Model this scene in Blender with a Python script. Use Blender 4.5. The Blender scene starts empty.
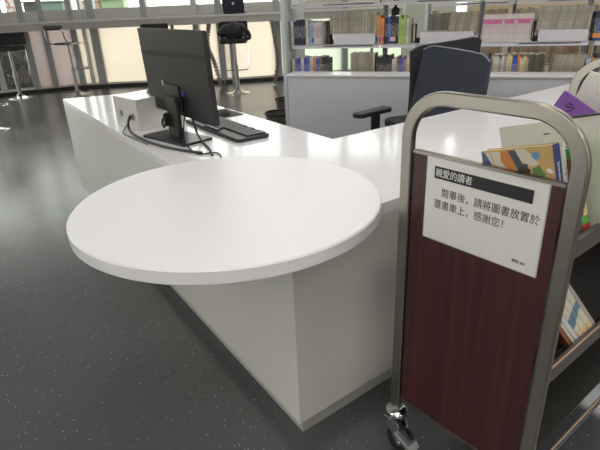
import bpy, bmesh, math, random
from mathutils import Vector, Matrix
random.seed(7)
S = bpy.context.scene
COL = S.collection
H = 1.34
# ---------------------------------------------------------------- camera
cam_d = bpy.data.cameras.new('camera'); cam = bpy.data.objects.new('camera', cam_d); COL.objects.link(cam)
R = ((0.99914054, -0.04145095, 0.0), (-0.0166522, -0.40138742, 0.91575698), (-0.03795899, -0.91496992, -0.40173269))
cam.matrix_world = Matrix(((R[0][0], -R[0][1], -R[0][2], 0), (R[1][0], -R[1][1], -R[1][2], 0), (R[2][0], -R[2][1], -R[2][2], H), (0, 0, 0, 1)))
cam_d.sensor_width = 36; cam_d.lens = 508 / 600 * 36; cam_d.clip_start = .05; cam_d.clip_end = 200
S.camera = cam
# ---------------------------------------------------------------- light
W = bpy.data.worlds.new('world'); S.world = W; W.use_nodes = True
bg = W.node_tree.nodes['Background']; bg.inputs[0].default_value = (1.0, .98, .95, 1); bg.inputs[1].default_value = 2.1
S.view_settings.view_transform = 'Standard'; S.view_settings.look = 'None'; S.view_settings.gamma = 1
S.view_settings.exposure = 0.78; S.view_settings.use_curve_mapping = False
LAMP = 3.6

# ---------------------------------------------------------------- materials
def newmat(name):
    m = bpy.data.materials.new(name); m.use_nodes = True
    nt = m.node_tree; return m, nt, nt.nodes['Principled BSDF']
MC = {}
def mat(name, col, rough=.5, metal=0, spec=.5, noise=0, nscale=30, coat=0):
    if name in MC: return MC[name]
    m, nt, b = newmat(name)
    b.inputs['Base Color'].default_value = (*col, 1); b.inputs['Roughness'].default_value = rough
    b.inputs['Metallic'].default_value = metal; b.inputs['Specular IOR Level'].default_value = spec
    b.inputs['Coat Weight'].default_value = coat; b.inputs['Coat Roughness'].default_value = .08
    tc = nt.nodes.new('ShaderNodeTexCoord'); n = nt.nodes.new('ShaderNodeTexNoise'); n.inputs['Scale'].default_value = nscale
    nt.links.new(tc.outputs['Object'], n.inputs['Vector'])
    mx = nt.nodes.new('ShaderNodeMix'); mx.data_type = 'RGBA'
    k = noise if noise else .04
    mx.inputs[6].default_value = (*[c * (1 - k) for c in col], 1); mx.inputs[7].default_value = (*[min(1, c * (1 + k)) for c in col], 1)
    nt.links.new(n.outputs[0], mx.inputs[0]); nt.links.new(mx.outputs[2], b.inputs['Base Color'])
    MC[name] = m; return m

def ramp(nt, stops, interp='LINEAR'):
    r = nt.nodes.new('ShaderNodeValToRGB'); cr = r.color_ramp; cr.interpolation = interp
    while len(cr.elements) < len(stops): cr.elements.new(.5)
    for e, (p, c) in zip(cr.elements, stops): e.position = p; e.color = (*c, 1)
    return r

def mat_floor():
    m, nt, b = newmat('speckled_vinyl')
    tc = nt.nodes.new('ShaderNodeTexCoord')
    v = nt.nodes.new('ShaderNodeTexVoronoi'); v.inputs['Scale'].default_value = 62; nt.links.new(tc.outputs['Object'], v.inputs['Vector'])
    r = ramp(nt, [(0, (1, 1, 1)), (.11, (1, 1, 1)), (.15, (0, 0, 0))]); nt.links.new(v.outputs['Distance'], r.inputs[0])
    sel = nt.nodes.new('ShaderNodeSeparateColor'); nt.links.new(v.outputs['Color'], sel.inputs[0])
    g = nt.nodes.new('ShaderNodeMath'); g.operation = 'GREATER_THAN'; g.inputs[1].default_value = .5; nt.links.new(sel.outputs[0], g.inputs[0])
    mu = nt.nodes.new('ShaderNodeMath'); mu.operation = 'MULTIPLY'; nt.links.new(r.outputs[0], mu.inputs[0]); nt.links.new(g.outputs[0], mu.inputs[1])
    mu2 = nt.nodes.new('ShaderNodeMath'); mu2.operation = 'MULTIPLY'; nt.links.new(mu.outputs[0], mu2.inputs[0]); nt.links.new(sel.outputs[1], mu2.inputs[1])
    n = nt.nodes.new('ShaderNodeTexNoise'); n.inputs['Scale'].default_value = 1.3; n.inputs['Detail'].default_value = 6; nt.links.new(tc.outputs['Object'], n.inputs['Vector'])
    base = ramp(nt, [(.3, (.104, .106, .112)), (.7, (.126, .128, .135))]); nt.links.new(n.outputs[0], base.inputs[0])
    n2 = nt.nodes.new('ShaderNodeTexNoise'); n2.inputs['Scale'].default_value = 160; nt.links.new(tc.outputs['Object'], n2.inputs['Vector'])
    mx0 = nt.nodes.new('ShaderNodeMix'); mx0.data_type = 'RGBA'; mx0.blend_type = 'MULTIPLY'; mx0.inputs[0].default_value = .5
    nt.links.new(base.outputs[0], mx0.inputs[6]); nt.links.new(n2.outputs[0], mx0.inputs[7])
    mx = nt.nodes.new('ShaderNodeMix'); mx.data_type = 'RGBA'; nt.links.new(mu2.outputs[0], mx.inputs[0])
    nt.links.new(mx0.outputs[2], mx.inputs[6]); mx.inputs[7].default_value = (.62, .63, .65, 1)
    nt.links.new(mx.outputs[2], b.inputs['Base Color'])
    rr = ramp(nt, [(.3, (.20, .20, .20)), (.75, (.27, .27, .27))]); nt.links.new(n.outputs[0], rr.inputs[0]); nt.links.new(rr.outputs[0], b.inputs['Roughness'])
    b.inputs['Specular IOR Level'].default_value = 1.0
    
    return m

def mat_wood():
    m, nt, b = newmat('mahogany_laminate')
    tc = nt.nodes.new('ShaderNodeTexCoord'); mp = nt.nodes.new('ShaderNodeMapping'); mp.inputs['Scale'].default_value = (60, 60, 1.6)
    nt.links.new(tc.outputs['Object'], mp.inputs[0])
    n = nt.nodes.new('ShaderNodeTexNoise'); n.inputs['Scale'].default_value = 1.0; n.inputs['Detail'].default_value = 8; n.inputs['Roughness'].default_value = .65
    nt.links.new(mp.outputs[0], n.inputs['Vector'])
    r = ramp(nt, [(.25, (.022, .006, .006)), (.5, (.050, .011, .011)), (.75, (.085, .020, .018))]); nt.links.new(n.outputs[0], r.inputs[0])
    nt.links.new(r.outputs[0], b.inputs['Base Color']); b.inputs['Roughness'].default_value = .38
    return m

def mat_frost(nm='frosted_glass', c1=(.86, .82, .74), c2=(.95, .90, .80)):
    m = bpy.data.materials.new(nm); m.use_nodes = True; nt = m.node_tree; nt.nodes.clear()
    o = nt.nodes.new('ShaderNodeOutputMaterial'); a = nt.nodes.new('ShaderNodeBsdfTranslucent'); d = nt.nodes.new('ShaderNodeBsdfDiffuse')
    tc = nt.nodes.new('ShaderNodeTexCoord'); n = nt.nodes.new('ShaderNodeTexNoise'); n.inputs['Scale'].default_value = .6; nt.links.new(tc.outputs['Object'], n.inputs['Vector'])
    r = ramp(nt, [(.3, c1), (.7, c2)]); nt.links.new(n.outputs[0], r.inputs[0])
    nt.links.new(r.outputs[0], a.inputs[0]); nt.links.new(r.outputs[0], d.inputs[0])
    x = nt.nodes.new('ShaderNodeMixShader'); x.inputs[0].default_value = .22
    nt.links.new(a.outputs[0], x.inputs[1]); nt.links.new(d.outputs[0], x.inputs[2]); nt.links.new(x.outputs[0], o.inputs[0])
    return m

def mat_glass():
    m = bpy.data.materials.new('clear_glass'); m.use_nodes = True; nt = m.node_tree; nt.nodes.clear()
    o = nt.nodes.new('ShaderNodeOutputMaterial'); a = nt.nodes.new('ShaderNodeBsdfTransparent'); g = nt.nodes.new('ShaderNodeBsdfGlossy')
    a.inputs[0].default_value = (.93, .96, .94, 1); g.inputs['Roughness'].default_value = .02
    x = nt.nodes.new('ShaderNodeMixShader'); x.inputs[0].default_value = .06
    nt.links.new(a.outputs[0], x.inputs[1]); nt.links.new(g.outputs[0], x.inputs[2]); nt.links.new(x.outputs[0], o.inputs[0])
    return m

def mat_emit(name, col, s):
    m, nt, b = newmat(name); b.inputs['Emission Color'].default_value = (*col, 1); b.inputs['Emission Strength'].default_value = s
    return m

def mat_cover(name, stops, scale, rough=.35, seed=0, tex='noise', dist=1.5):
    """printed cover artwork: blotches of several inks"""
    m, nt, b = newmat(name); tc = nt.nodes.new('ShaderNodeTexCoord')
    mp = nt.nodes.new('ShaderNodeMapping'); mp.inputs['Location'].default_value = (seed, seed * .7, seed * .3); nt.links.new(tc.outputs['Object'], mp.inputs[0])
    if tex == 'noise':
        n = nt.nodes.new('ShaderNodeTexNoise'); n.inputs['Distortion'].default_value = dist; n.inputs['Detail'].default_value = 1.5; out = n.outputs[0]
    else:
        n = nt.nodes.new('ShaderNodeTexVoronoi'); out = n.outputs['Distance']
    n.inputs['Scale'].default_value = scale; nt.links.new(mp.outputs[0], n.inputs['Vector'])
    r = ramp(nt, stops, 'CONSTANT'); nt.links.new(out, r.inputs[0]); nt.links.new(r.outputs[0], b.inputs['Base Color'])
    b.inputs['Roughness'].default_value = rough
    return m

def mat_spine(base, accent=None, band=None, title=None, seed=0):
    """book binding: base colour, optional band (z0,z1 in metres up the spine), printed title marks"""
    key = ('spine', base, accent, band, title, seed)
    if key in MC: return MC[key]
    m, nt, b = newmat('book_binding')
    tc = nt.nodes.new('ShaderNodeTexCoord'); sp = nt.nodes.new('ShaderNodeSeparateXYZ'); nt.links.new(tc.outputs['Object'], sp.inputs[0])
    def between(z0, z1):
        a = nt.nodes.new('ShaderNodeMath'); a.operation = 'GREATER_THAN'; a.inputs[1].default_value = z0; nt.links.new(sp.outputs[2], a.inputs[0])
        c = nt.nodes.new('ShaderNodeMath'); c.operation = 'LESS_THAN'; c.inputs[1].default_value = z1; nt.links.new(sp.outputs[2], c.inputs[0])
        mu = nt.nodes.new('ShaderNodeMath'); mu.operation = 'MULTIPLY'; nt.links.new(a.outputs[0], mu.inputs[0]); nt.links.new(c.outputs[0], mu.inputs[1]); return mu
    n0 = nt.nodes.new('ShaderNodeTexNoise'); n0.inputs['Scale'].default_value = 12; nt.links.new(tc.outputs['Object'], n0.inputs['Vector'])
    cb = ramp(nt, [(.3, tuple(c * .88 for c in base)), (.7, tuple(min(1, c * 1.08) for c in base))]); nt.links.new(n0.outputs[0], cb.inputs[0])
    cur = cb.outputs[0]
    if accent and band:
        mx = nt.nodes.new('ShaderNodeMix'); mx.data_type = 'RGBA'; nt.links.new(between(*band).outputs[0], mx.inputs[0])
        nt.links.new(cur, mx.inputs[6]); mx.inputs[7].default_value = (*accent, 1); cur = mx.outputs[2]
    if title:
        n = nt.nodes.new('ShaderNodeTexNoise'); n.inputs['Scale'].default_value = 140; mp = nt.nodes.new('ShaderNodeMapping'); mp.inputs['Location'].default_value = (seed, seed, seed)
        nt.links.new(tc.outputs['Object'], mp.inputs[0]); nt.links.new(mp.outputs[0], n.inputs['Vector'])
        g = nt.nodes.new('ShaderNodeMath'); g.operation = 'GREATER_THAN'; g.inputs[1].default_value = .54; nt.links.new(n.outputs[0], g.inputs[0])
        mu = nt.nodes.new('ShaderNodeMath'); mu.operation = 'MULTIPLY'; nt.links.new(g.outputs[0], mu.inputs[0]); nt.links.new(between(.06, .16).outputs[0], mu.inputs[1])
        m2 = nt.nodes.new('ShaderNodeMath'); m2.operation = 'MULTIPLY'; m2.inputs[1].default_value = .55; nt.links.new(mu.outputs[0], m2.inputs[0]); mu = m2
        mx = nt.nodes.new('ShaderNodeMix'); mx.data_type = 'RGBA'; nt.links.new(mu.outputs[0], mx.inputs[0]); nt.links.new(cur, mx.inputs[6]); mx.inputs[7].default_value = (*title, 1); cur = mx.outputs[2]
    nt.links.new(cur, b.inputs['Base Color']); b.inputs['Roughness'].default_value = .5
    MC[key] = m; return m

M_WHITE = mat('white_solid_surface', (.80, .79, .81), .12, spec=.5, noise=.015, nscale=3)
M_DISC = mat('satin_white_surface', (.80, .79, .80), .32, spec=.4, noise=.015, nscale=3)
M_BODY = mat('cream_solid_surface', (.66, .655, .60), .2, spec=.45, noise=.02, nscale=2)
M_PLINTH = mat('grey_plinth', (.42, .42, .38), .35)
M_STEEL = mat('brushed_stainless_steel', (.31, .295, .25), .30, 1, noise=.03, nscale=8)
M_CHROME = mat('chrome', (.75, .75, .74), .08, 1)
M_GREYM = mat('grey_anodised_metal', (.30, .30, .30), .4, .6)
M_LGREY = mat('light_grey_paint', (.60, .61, .62), .4)
M_SHELF = mat('pale_lilac_shelf_paint', (.62, .61, .64), .35)
M_BLACK = mat('black_plastic', (.016, .017, .018), .38, noise=.1)
M_BLACK2 = mat('black_matt', (.01, .01, .011), .6)
M_KEY = mat('keycap_plastic', (.03, .031, .034), .4)
M_MON = mat('monitor_back_plastic', (.012, .013, .0145), .48, noise=.12, nscale=120)
M_PAPER = mat('paper', (.72, .71, .66), .4)
M_PAGES = mat('book_pages', (.78, .76, .68), .8, noise=.12, nscale=300)
M_MESH = None
M_FLOOR = mat_floor(); M_WOOD = mat_wood(); M_FROST = mat_frost(); M_FROST2 = mat_frost('rosy_frosted_glass', (.66, .60, .57), (.72, .66, .63)); M_FROST3 = mat_frost('mint_frosted_glass', (.76, .84, .72), (.86, .92, .82)); M_GLASS = mat_glass()
M_MULL = mat('mullion_grey', (.36, .37, .37), .4, .3)
M_BAR = mat('bar_top_laminate', (.62, .61, .57), .3)
M_BARF = mat('bar_fascia', (.44, .42, .38), .45)
def fabric(name, c1, c2):
    m, nt, b = newmat(name); tc = nt.nodes.new('ShaderNodeTexCoord'); w = nt.nodes.new('ShaderNodeTexWave'); w.bands_direction = 'Z'
    w.inputs['Scale'].default_value = 28; w.inputs['Distortion'].default_value = .6; nt.links.new(tc.outputs['Object'], w.inputs['Vector'])
    r = ramp(nt, [(.35, c1), (.75, c2)]); nt.links.new(w.outputs[0], r.inputs[0]); nt.links.new(r.outputs[0], b.inputs['Base Color']); b.inputs['Roughness'].default_value = .8
    return m
M_BLUEF = fabric('navy_ribbed_fabric', (.028, .032, .048), (.045, .052, .078))
M_BLKF = fabric('black_ribbed_fabric', (.018, .018, .022), (.030, .030, .036))

# ---------------------------------------------------------------- mesh helpers
def B(): return bmesh.new()
def box(bm, c, s, rz=0, M=None):
    m = Matrix.Translation(c) @ Matrix.Rotation(rz, 4, 'Z') @ Matrix.Diagonal((*s, 1))
    if M: m = M @ m
    bmesh.ops.create_cube(bm, size=1, matrix=m)
def cyl(bm, p0, p1, r0, r1=None, n=20, M=None):
    p0 = Vector(p0); p1 = Vector(p1); r1 = r0 if r1 is None else r1; d = p1 - p0
    m = Matrix.Translation((p0 + p1) / 2) @ d.to_track_quat('Z', 'Y').to_matrix().to_4x4()
    if M: m = M @ m
    bmesh.ops.create_cone(bm, cap_ends=True, segments=n, radius1=r0, radius2=r1, depth=d.length, matrix=m)
def prism(bm, pts, z0, z1, M=None):
    lo = [bm.verts.new((M @ Vector((x, y, z0))) if M else (x, y, z0)) for x, y in pts]
    hi = [bm.verts.new((M @ Vector((x, y, z1))) if M else (x, y, z1)) for x, y in pts]
    bm.faces.new(lo[::-1]); bm.faces.new(hi)
    for i in range(len(pts)): j = (i + 1) % len(pts); bm.faces.new((lo[i], lo[j], hi[j], hi[i]))
def lathe(bm, prof, c=(0, 0, 0), n=32, M=None):
    rings = []
    for r, z in prof:
        ring = []
        for k in range(n):
            a = 2 * math.pi * k / n; p = Vector((c[0] + r * math.cos(a), c[1] + r * math.sin(a), c[2] + z))
            ring.append(bm.verts.new(M @ p if M else p))
        rings.append(ring)
    for a, b_ in zip(rings, rings[1:]):
        for k in range(n): bm.faces.new((a[k], a[(k + 1) % n], b_[(k + 1) % n], b_[k]))
    bm.faces.new(rings[0][::-1]); bm.faces.new(rings[-1])
def smooth_path(pts, n=8):
    pts = [Vector(p) for p in pts]; out = []
    for i in range(len(pts) - 1):
        p0 = pts[max(i - 1, 0)]; p1 = pts[i]; p2 = pts[i + 1]; p3 = pts[min(i + 2, len(pts) - 1)]
        for k in range(n):
            t = k / n; out.append(.5 * ((2 * p1) + (p2 - p0) * t + (2 * p0 - 5 * p1 + 4 * p2 - p3) * t * t + (3 * p1 - p0 - 3 * p2 + p3) * t ** 3))
    out.append(pts[-1]); return out
def sweep(bm, path, prof, ref=None, closed=False):
    """sweep a 2-D profile (list of (a,b)) along path; ref = fixed vector used for axis b"""
    path = [Vector(p) for p in path]; N = len(path); rings = []
    prev = None
    for i, p in enumerate(path):
        t = (path[(i + 1) % N] - path[i - 1]) if closed else (path[min(i + 1, N - 1)] - path[max(i - 1, 0)])
        t.normalize()
        if ref is not None: bb = Vector(ref); bb = (bb - t * bb.dot(t)).normalized()
        else:
            bb = prev if prev is not None else (Vector((0, 0, 1)) if abs(t.z) < .9 else Vector((1, 0, 0)))
            bb = (bb - t * bb.dot(t)).normalized(); prev = bb
        aa = bb.cross(t)
        rings.append([bm.verts.new(p + aa * u + bb * v) for u, v in prof])
    K = len(prof)
    for i in range(N if closed else N - 1):
        a, c = rings[i], rings[(i + 1) % N]
        for k in range(K): bm.faces.new((a[k], a[(k + 1) % K], c[(k + 1) % K], c[k]))
    if not closed: bm.faces.new(rings[0][::-1]); bm.faces.new(rings[-1])
def circ(r, n=10): return [(r * math.cos(2 * math.pi * k / n), r * math.sin(2 * math.pi * k / n)) for k in range(n)]
def tube(bm, pts, r, n=10, sm=6): sweep(bm, smooth_path(pts, sm) if sm else pts, circ(r, n))
def rrect(w, h, r, n=5):
    out = []
    for cx, cy, a0 in ((w / 2 - r, h / 2 - r, 0), (-w / 2 + r, h / 2 - r, 90), (-w / 2 + r, -h / 2 + r, 180), (w / 2 - r, -h / 2 + r, 270)):
        for k in range(n + 1):
            a = math.radians(a0 + 90 * k / n); out.append((cx + r * math.cos(a), cy + r * math.sin(a)))
    return out

def obj(name, bm, m, parent=None, smooth=False, bevel=0, seg=2, origin=None, sharp=35):
    """link bm (in the parent's local space, or world space if no parent) as ONE mesh object"""
    bmesh.ops.recalc_face_normals(bm, faces=bm.faces)
    me = bpy.data.meshes.new(name)
    if origin is not None: bmesh.ops.translate(bm, verts=bm.verts, vec=-Vector(origin))
    bm.to_mesh(me); bm.free()
    for mm in (m if isinstance(m, (list, tuple)) else [m]): me.materials.append(mm)
    o = bpy.data.objects.new(name, me); COL.objects.link(o)
    if origin is not None: o.location = origin
    if parent: o.parent = parent
    if smooth:
        for p in me.polygons: p.use_smooth = True
    if bevel:
        md = o.modifiers.new('bevel', 'BEVEL'); md.width = bevel; md.segments = seg; md.limit_method = 'ANGLE'; md.angle_limit = math.radians(40)
    if smooth:
        try: me.set_sharp_from_angle(angle=math.radians(sharp))
        except Exception: pass
    return o
def tag(o, label=None, cat=None, group=None, kind=None):
    if label: o['label'] = label
    if cat: o['category'] = cat
    if group: o['group'] = group
    if kind: o['kind'] = kind
    return o
def thing(name, loc, label, cat, rz=0, group=None):
    o = bpy.data.objects.new(name, None); COL.objects.link(o); o.location = loc; o.rotation_euler = (0, 0, rz); o.empty_display_size = .1
    return tag(o, label, cat, group)
def copy_tree(o, parent=None):
    c = o.copy(); COL.objects.link(c)
    if parent: c.parent = parent
    for ch in list(o.children): copy_tree(ch, c)
    return c
def struct(name, bm, m, **k): return tag(obj(name, bm, m, **k), kind='structure')

# ---------------------------------------------------------------- structure
bm = B(); box(bm, (0, 4, -.05), (30, 22, .1)); struct('floor', bm, M_FLOOR)
bm = B(); box(bm, (0, 4, 3.55), (30, 15, .1)); struct('ceiling', bm, mat('white_ceiling', (.78, .78, .76), .8))
FAC = [(-11.3, 1.5), (-10.2, 4.6), (-8.6, 7.0), (-6.6, 8.6), (-4.72, 9.66), (-3.98, 9.98), (-2.65, 10.0), (-1.3, 9.86), (-.28, 10.05), (1.0, 10.45), (2.4, 10.9)]
def seg_box(bm, p, q, z0, z1, th, off=0, inset=0):
    p = Vector((*p, 0)); q = Vector((*q, 0)); d = (q - p); L = d.length; d.normalize(); n = Vector((-d.y, d.x, 0))
    c = (p + q) / 2 + n * off; c.z = (z0 + z1) / 2
    box(bm, c, (L - 2 * inset, th, z1 - z0), math.atan2(d.y, d.x))
bm = B()
for p, q in zip(FAC, FAC[1:]): seg_box(bm, p, q, 1.14, 1.37, .12)
struct('wall_front', bm, mat('grey_spandrel', (.56, .55, .51), .5))
bm = B()
for p, q in zip(FAC, FAC[1:]): seg_box(bm, p, q, 0, .055, .16, -.02)
struct('baseboard_front', bm, M_BLACK2)
bm = B()
for p, q in zip(FAC, FAC[1:]): seg_box(bm, p, q, .055, .085, .09)
struct('trim_1', bm, mat('silver_sill_trim', (.62, .60, .56), .4, .5))
bm = B()
for p, q in zip(FAC, FAC[1:]): seg_box(bm, p, q, 3.3, 3.5, .14)
struct('trim_2', bm, M_MULL)
for i, (p, q) in enumerate(zip(FAC, FAC[1:])):
    w = tag(bpy.data.objects.new('window_%d' % (i + 1), None), kind='structure'); COL.objects.link(w)
    bm = B(); seg_box(bm, p, q, .085, 1.14, .012)
    obj('clear_lower_pane' if i == 3 else 'frosted_pane', bm, M_GLASS if i == 3 else (M_FROST2 if i == 4 else (M_FROST3 if i >= 8 else M_FROST)), w)
    bm = B(); seg_box(bm, p, q, 1.37, 3.3, .01); obj('clear_pane', bm, M_GLASS, w)
def dirat(i):
    p, q = FAC[max(i - 1, 0)], FAC[min(i + 1, len(FAC) - 1)]; return math.atan2(q[1] - p[1], q[0] - p[0])
tn = 3
def mull(x, y, rz, w, m=M_MULL, z0=.0, z1=3.3, th=.14):
    global tn
    bm = B(); box(bm, (x, y, (z0 + z1) / 2), (w, th, z1 - z0), rz); struct('trim_%d' % tn, bm, m); tn += 1
M_MLIGHT = mat('light_mullion', (.55, .54, .51), .4, .3)
for i, (x, y) in enumerate(FAC): mull(x, y, dirat(i), .11 if i != 5 else .10)
mull(-3.78, 9.97, 0, .05, M_MLIGHT); mull(-3.60, 9.99, 0, .14); mull(-4.42, 9.78, .4, .09)
mull(-1.72, 9.86, -.1, .10, M_MLIGHT); mull(-1.12, 9.86, .1, .07)
mull(-5.2, 9.42, .5, .10, M_MLIGHT)
bm = B(); box(bm, (5.7, 9.0, 1.75), (5.4, .15, 3.5), -.2); struct('wall_back', bm, mat('beige_wall', (.62, .50, .34), .8))
bm = B(); box(bm, (2.15, 8.6, 1.75), (.75, .5, 3.5), -.1); struct('wall_pillar', bm, mat('pale_green_wall', (.47, .50, .40), .8))
bm = B(); box(bm, (9, 3.5, 1.75), (.15, 11, 3.5)); struct('wall_right', bm, mat('offwhite_wall', (.66, .65, .62), .8))

bm = B(); box(bm, (-1, -3.2, 1.75), (20.6, .15, 3.5)); struct('wall_light_block', bm, mat('grey_light_block', (.66, .66, .63), .8))  # unseen wall added behind the camera to block the world light

# added fill light panels on the ceiling, out of view, laid out for brightness
k = 0
for y in (-2.4, -.4, 2.1, 4.7, 7.3):
    for x in (-6.5, -3.2, .1, 3.4, 6.7):
        if x < -1 and y > 2: continue
        t = thing('ceiling_fill_light', (x, y, 3.49), 'added out-of-view fill light panel in the ceiling, brightening the desk area', 'light', group='added fill light panels on the ceiling')
        bm = B(); box(bm, (0, 0, -.01), (2.1, .7, .04)); obj('frame', bm, M_LGREY, t)
        bm = B(); box(bm, (0, 0, -.035), (2.0, .6, .012)); obj('diffuser', bm, MC.setdefault('lamp', mat_emit('fill_light_diffuser', (1, .965, .93), LAMP)), t)

# ---------------------------------------------------------------- window bar
t = thing('bar_counter', (-2, 9.3, 0), 'long curved grey bar counter running along the windows', 'counter')
off = Vector((2, -9.3, 0))
BARC = [(-8.2, 6.55), (-6.3, 8.08), (-4.75, 8.98), (-3.9, 9.32), (-2.65, 9.42), (-1.3, 9.30), (-.15, 9.48), (1.0, 9.8), (2.2, 10.2)]
def strip(bm, pts, wid, z0, z1):
    L, Rr = [], []
    for i, p in enumerate(pts):
        a = pts[max(i - 1, 0)]; c = pts[min(i + 1, len(pts) - 1)]; d = Vector((c[0] - a[0], c[1] - a[1])).normalized(); n = Vector((-d.y, d.x))
        L.append((p[0] + off.x, p[1] + off.y)); Rr.append((p[0] + n.x * wid + off.x, p[1] + n.y * wid + off.y))
    for i in range(len(pts) - 1): prism(bm, [L[i], L[i + 1], Rr[i + 1], Rr[i]], z0, z1)
    bmesh.ops.remove_doubles(bm, verts=bm.verts, dist=1e-4)
BP = [tuple(p[:2]) for p in smooth_path([(x, y, 0) for x, y in BARC], 4)]
bm = B(); strip(bm, BP, .46, 1.165, 1.195); obj('counter_top', bm, M_BAR, t)
bm = B(); strip(bm, [(x, y + .02) for x, y in BP], .04, 1.055, 1.165); obj('fascia', bm, M_BARF, t)
for (x, y) in ((-5.35, 8.75), (-2.1, 9.45), (1.5, 10.0)):
    bm = B(); box(bm, (x + off.x, y + off.y + .15, .58), (.05, .05, 1.16)); box(bm, (x + off.x, y + off.y + .15, .01), (.2, .2, .02)); obj('leg', bm, M_GREYM, t)

def spine_cable(pts, label):
    p = smooth_path(pts, 14); bm = B()
    for i in range(0, len(p) - 1):
        d = (p[i + 1] - p[i]).normalized(); a = p[i]
        cyl(bm, a - d * .012, a + d * .012, .034, .026, 10)
        if i % 2 == 0: cyl(bm, a - Vector((.042, 0, 0)), a + Vector((.042, 0, 0)), .012, n=6)
    return tag(obj('cable_spine', bm, mat('taupe_plastic', (.22, .20, .17), .5), origin=pts[-1]), label, 'cable guide')
spine_cable([(-1.40, 9.25, 1.05), (-1.45, 9.22, .72), (-1.36, 9.2, .42), (-1.28, 9.2, .02)], 'brown segmented cable spine hanging from the bar left of the stool with the black bag')
spine_cable([(-.34, 9.4, 1.05), (-.29, 9.35, .7), (-.26, 9.33, .42), (-.35, 9.35, .02)], 'brown segmented cable spine hanging from the bar beside the bookshelf end')

# ---------------------------------------------------------------- bar stools
def base_parts(t, zt, r=.2):
    bm = B(); lathe(bm, [(r, 0), (r, .008), (r * .93, .016), (r * .45, .03), (.05, .055), (.033, .075), (.033, .10)]); obj('base_disc', bm, M_CHROME, t, smooth=True)
    bm = B(); cyl(bm, (0, 0, .05), (0, 0, zt * .55), .034); cyl(bm, (0, 0, zt * .5), (0, 0, zt), .024); obj('pole', bm, mat('satin_chrome', (.42, .42, .41), .25, 1), t, smooth=True)
def stool_open(loc, rz, label):
    t = thing('bar_stool', loc, label, 'stool', rz, 'bar stools along the window bar')
    base_parts(t, .84)
    bm = B(); prism(bm, rrect(.36, .34, .06), .835, .86); obj('seat', bm, M_BLACK, t, bevel=.008)
    bm = B()
    for s in (-1, 1):
        tube(bm, [(.17, .16 * s, .85), (0, .17 * s, .855), (-.2, .17 * s, .86), (-.30, .165 * s, .93), (-.33, .15 * s, 1.08), (-.31, .05 * s, 1.11), (-.31, 0, 1.11)], .011, 8)
    obj('back_frame', bm, M_CHROME, t, smooth=True)
    bm = B(); sweep(bm, [(-.315, y, 1.11) for y in (-.15, -.14, 0, .14, .15)], [(a * (1), b) for a, b in rrect(.06, .075, .028)], ref=(0, 0, 1)); obj('backrest', bm, M_BLACK, t, smooth=True)
    bm = B()
    tube(bm, [(.16, .14, .85), (.30, .13, .80), (.31, .12, .45), (.29, .12, .41), (0.03, .02, .42)], .010, 8); tube(bm, [(.16, -.14, .85), (.30, -.13, .80), (.31, -.12, .45), (.29, -.12, .41), (0.03, -.02, .42)], .010, 8)
    tube(bm, [(.305, .12, .43), (.305, -.12, .43)], .010, 8, 2)
    obj('footrest', bm, M_CHROME, t, smooth=True)
    return t
stool_open((-3.79, 9.14, 0), math.radians(80), 'chrome bar stool with small black roll backrest, seen in profile at the window bar')
def stool_tub(loc, rz, label):
    t = thing('bar_stool', loc, label, 'stool', rz, 'bar stools along the window bar')
    base_parts(t, .80)
    bm = B(); prism(bm, rrect(.42, .38, .07), .78, .85); obj('seat', bm, M_BLACK2, t, bevel=.015)
    bm = B()
    sweep(bm, smooth_path([(-.19, .17, .80), (-.23, .18, .95), (-.225, .175, 1.09)], 4), rrect(.05, .0401, .018)); n0 = len(bm.verts)
    box(bm, (0, .185, .98), (.44, .035, .24)); obj('backrest', bm, M_BLACK2, t, bevel=.014)
    bm = B(); tube(bm, [(.19, .16, .80), (.20, .14, .60), (.19, .12, .40), (.14, .11, .355), (-.14, .11, .355), (-.19, .12, .38)], .009, 8)
    obj('footrest', bm, M_CHROME, t, smooth=True)
    return t
s2 = stool_tub((-.93, 8.60, 0), 0, 'chrome bar stool with a black bag on its seat, between monitor and bookshelf')
bm = B(); pts = rrect(.44, .18, .06)
bmesh.ops.create_uvsphere(bm, u_segments=24, v_segments=14, radius=1, matrix=Matrix.Translation((-.93, 8.52, .96)) @ Matrix.Diagonal((.21, .13, .13, 1)))
for v in bm.verts:
    v.co.x = -.93 + max(-.21, min(.20, v.co.x + .93)) * 1.05 + .03 * math.sin(v.co.z * 25); v.co.z = max(.86, v.co.z) + (.012 * math.sin(v.co.x * 40))
tube(bm, [(-.80, 8.46, 1.03), (-.70, 8.44, .97), (-.66, 8.44, .88), (-.70, 8.45, .85), (-.78, 8.46, .93)], .026, 8)
tag(obj('shoulder_bag', bm, M_BLACK2, smooth=True, origin=(-.93, 8.52, .86)), 'black soft bag with strap lying on the bar stool beside the cable spine', 'bag')
stool_tub((-2.30, 9.02, 0), 0, 'black backed bar stool mostly hidden behind the computer monitor')
s0 = stool_tub((-4.74, 9.03, 0), 0, 'dark bar stool with black padded back at the far left of the bar')
t = thing('bar_stool', (-3.86, 6.45, 0), 'chrome stool base standing out on the floor at the left edge of the view', 'stool', .3, 'bar stools along the window bar')
base_parts(t, .80, .22)
bm = B(); prism(bm, rrect(.40, .38, .07), .78, .85); obj('seat', bm, M_BLACK2, t, bevel=.015)
bm = B(); tube(bm, [(.03, 0, .30), (.12, .10, .30), (.24, .07, .30), (.26, 0, .30), (.24, -.07, .30), (.12, -.10, .30), (.03, 0, .30)], .01, 8); obj('footrest', bm, M_CHROME, t, smooth=True)
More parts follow.
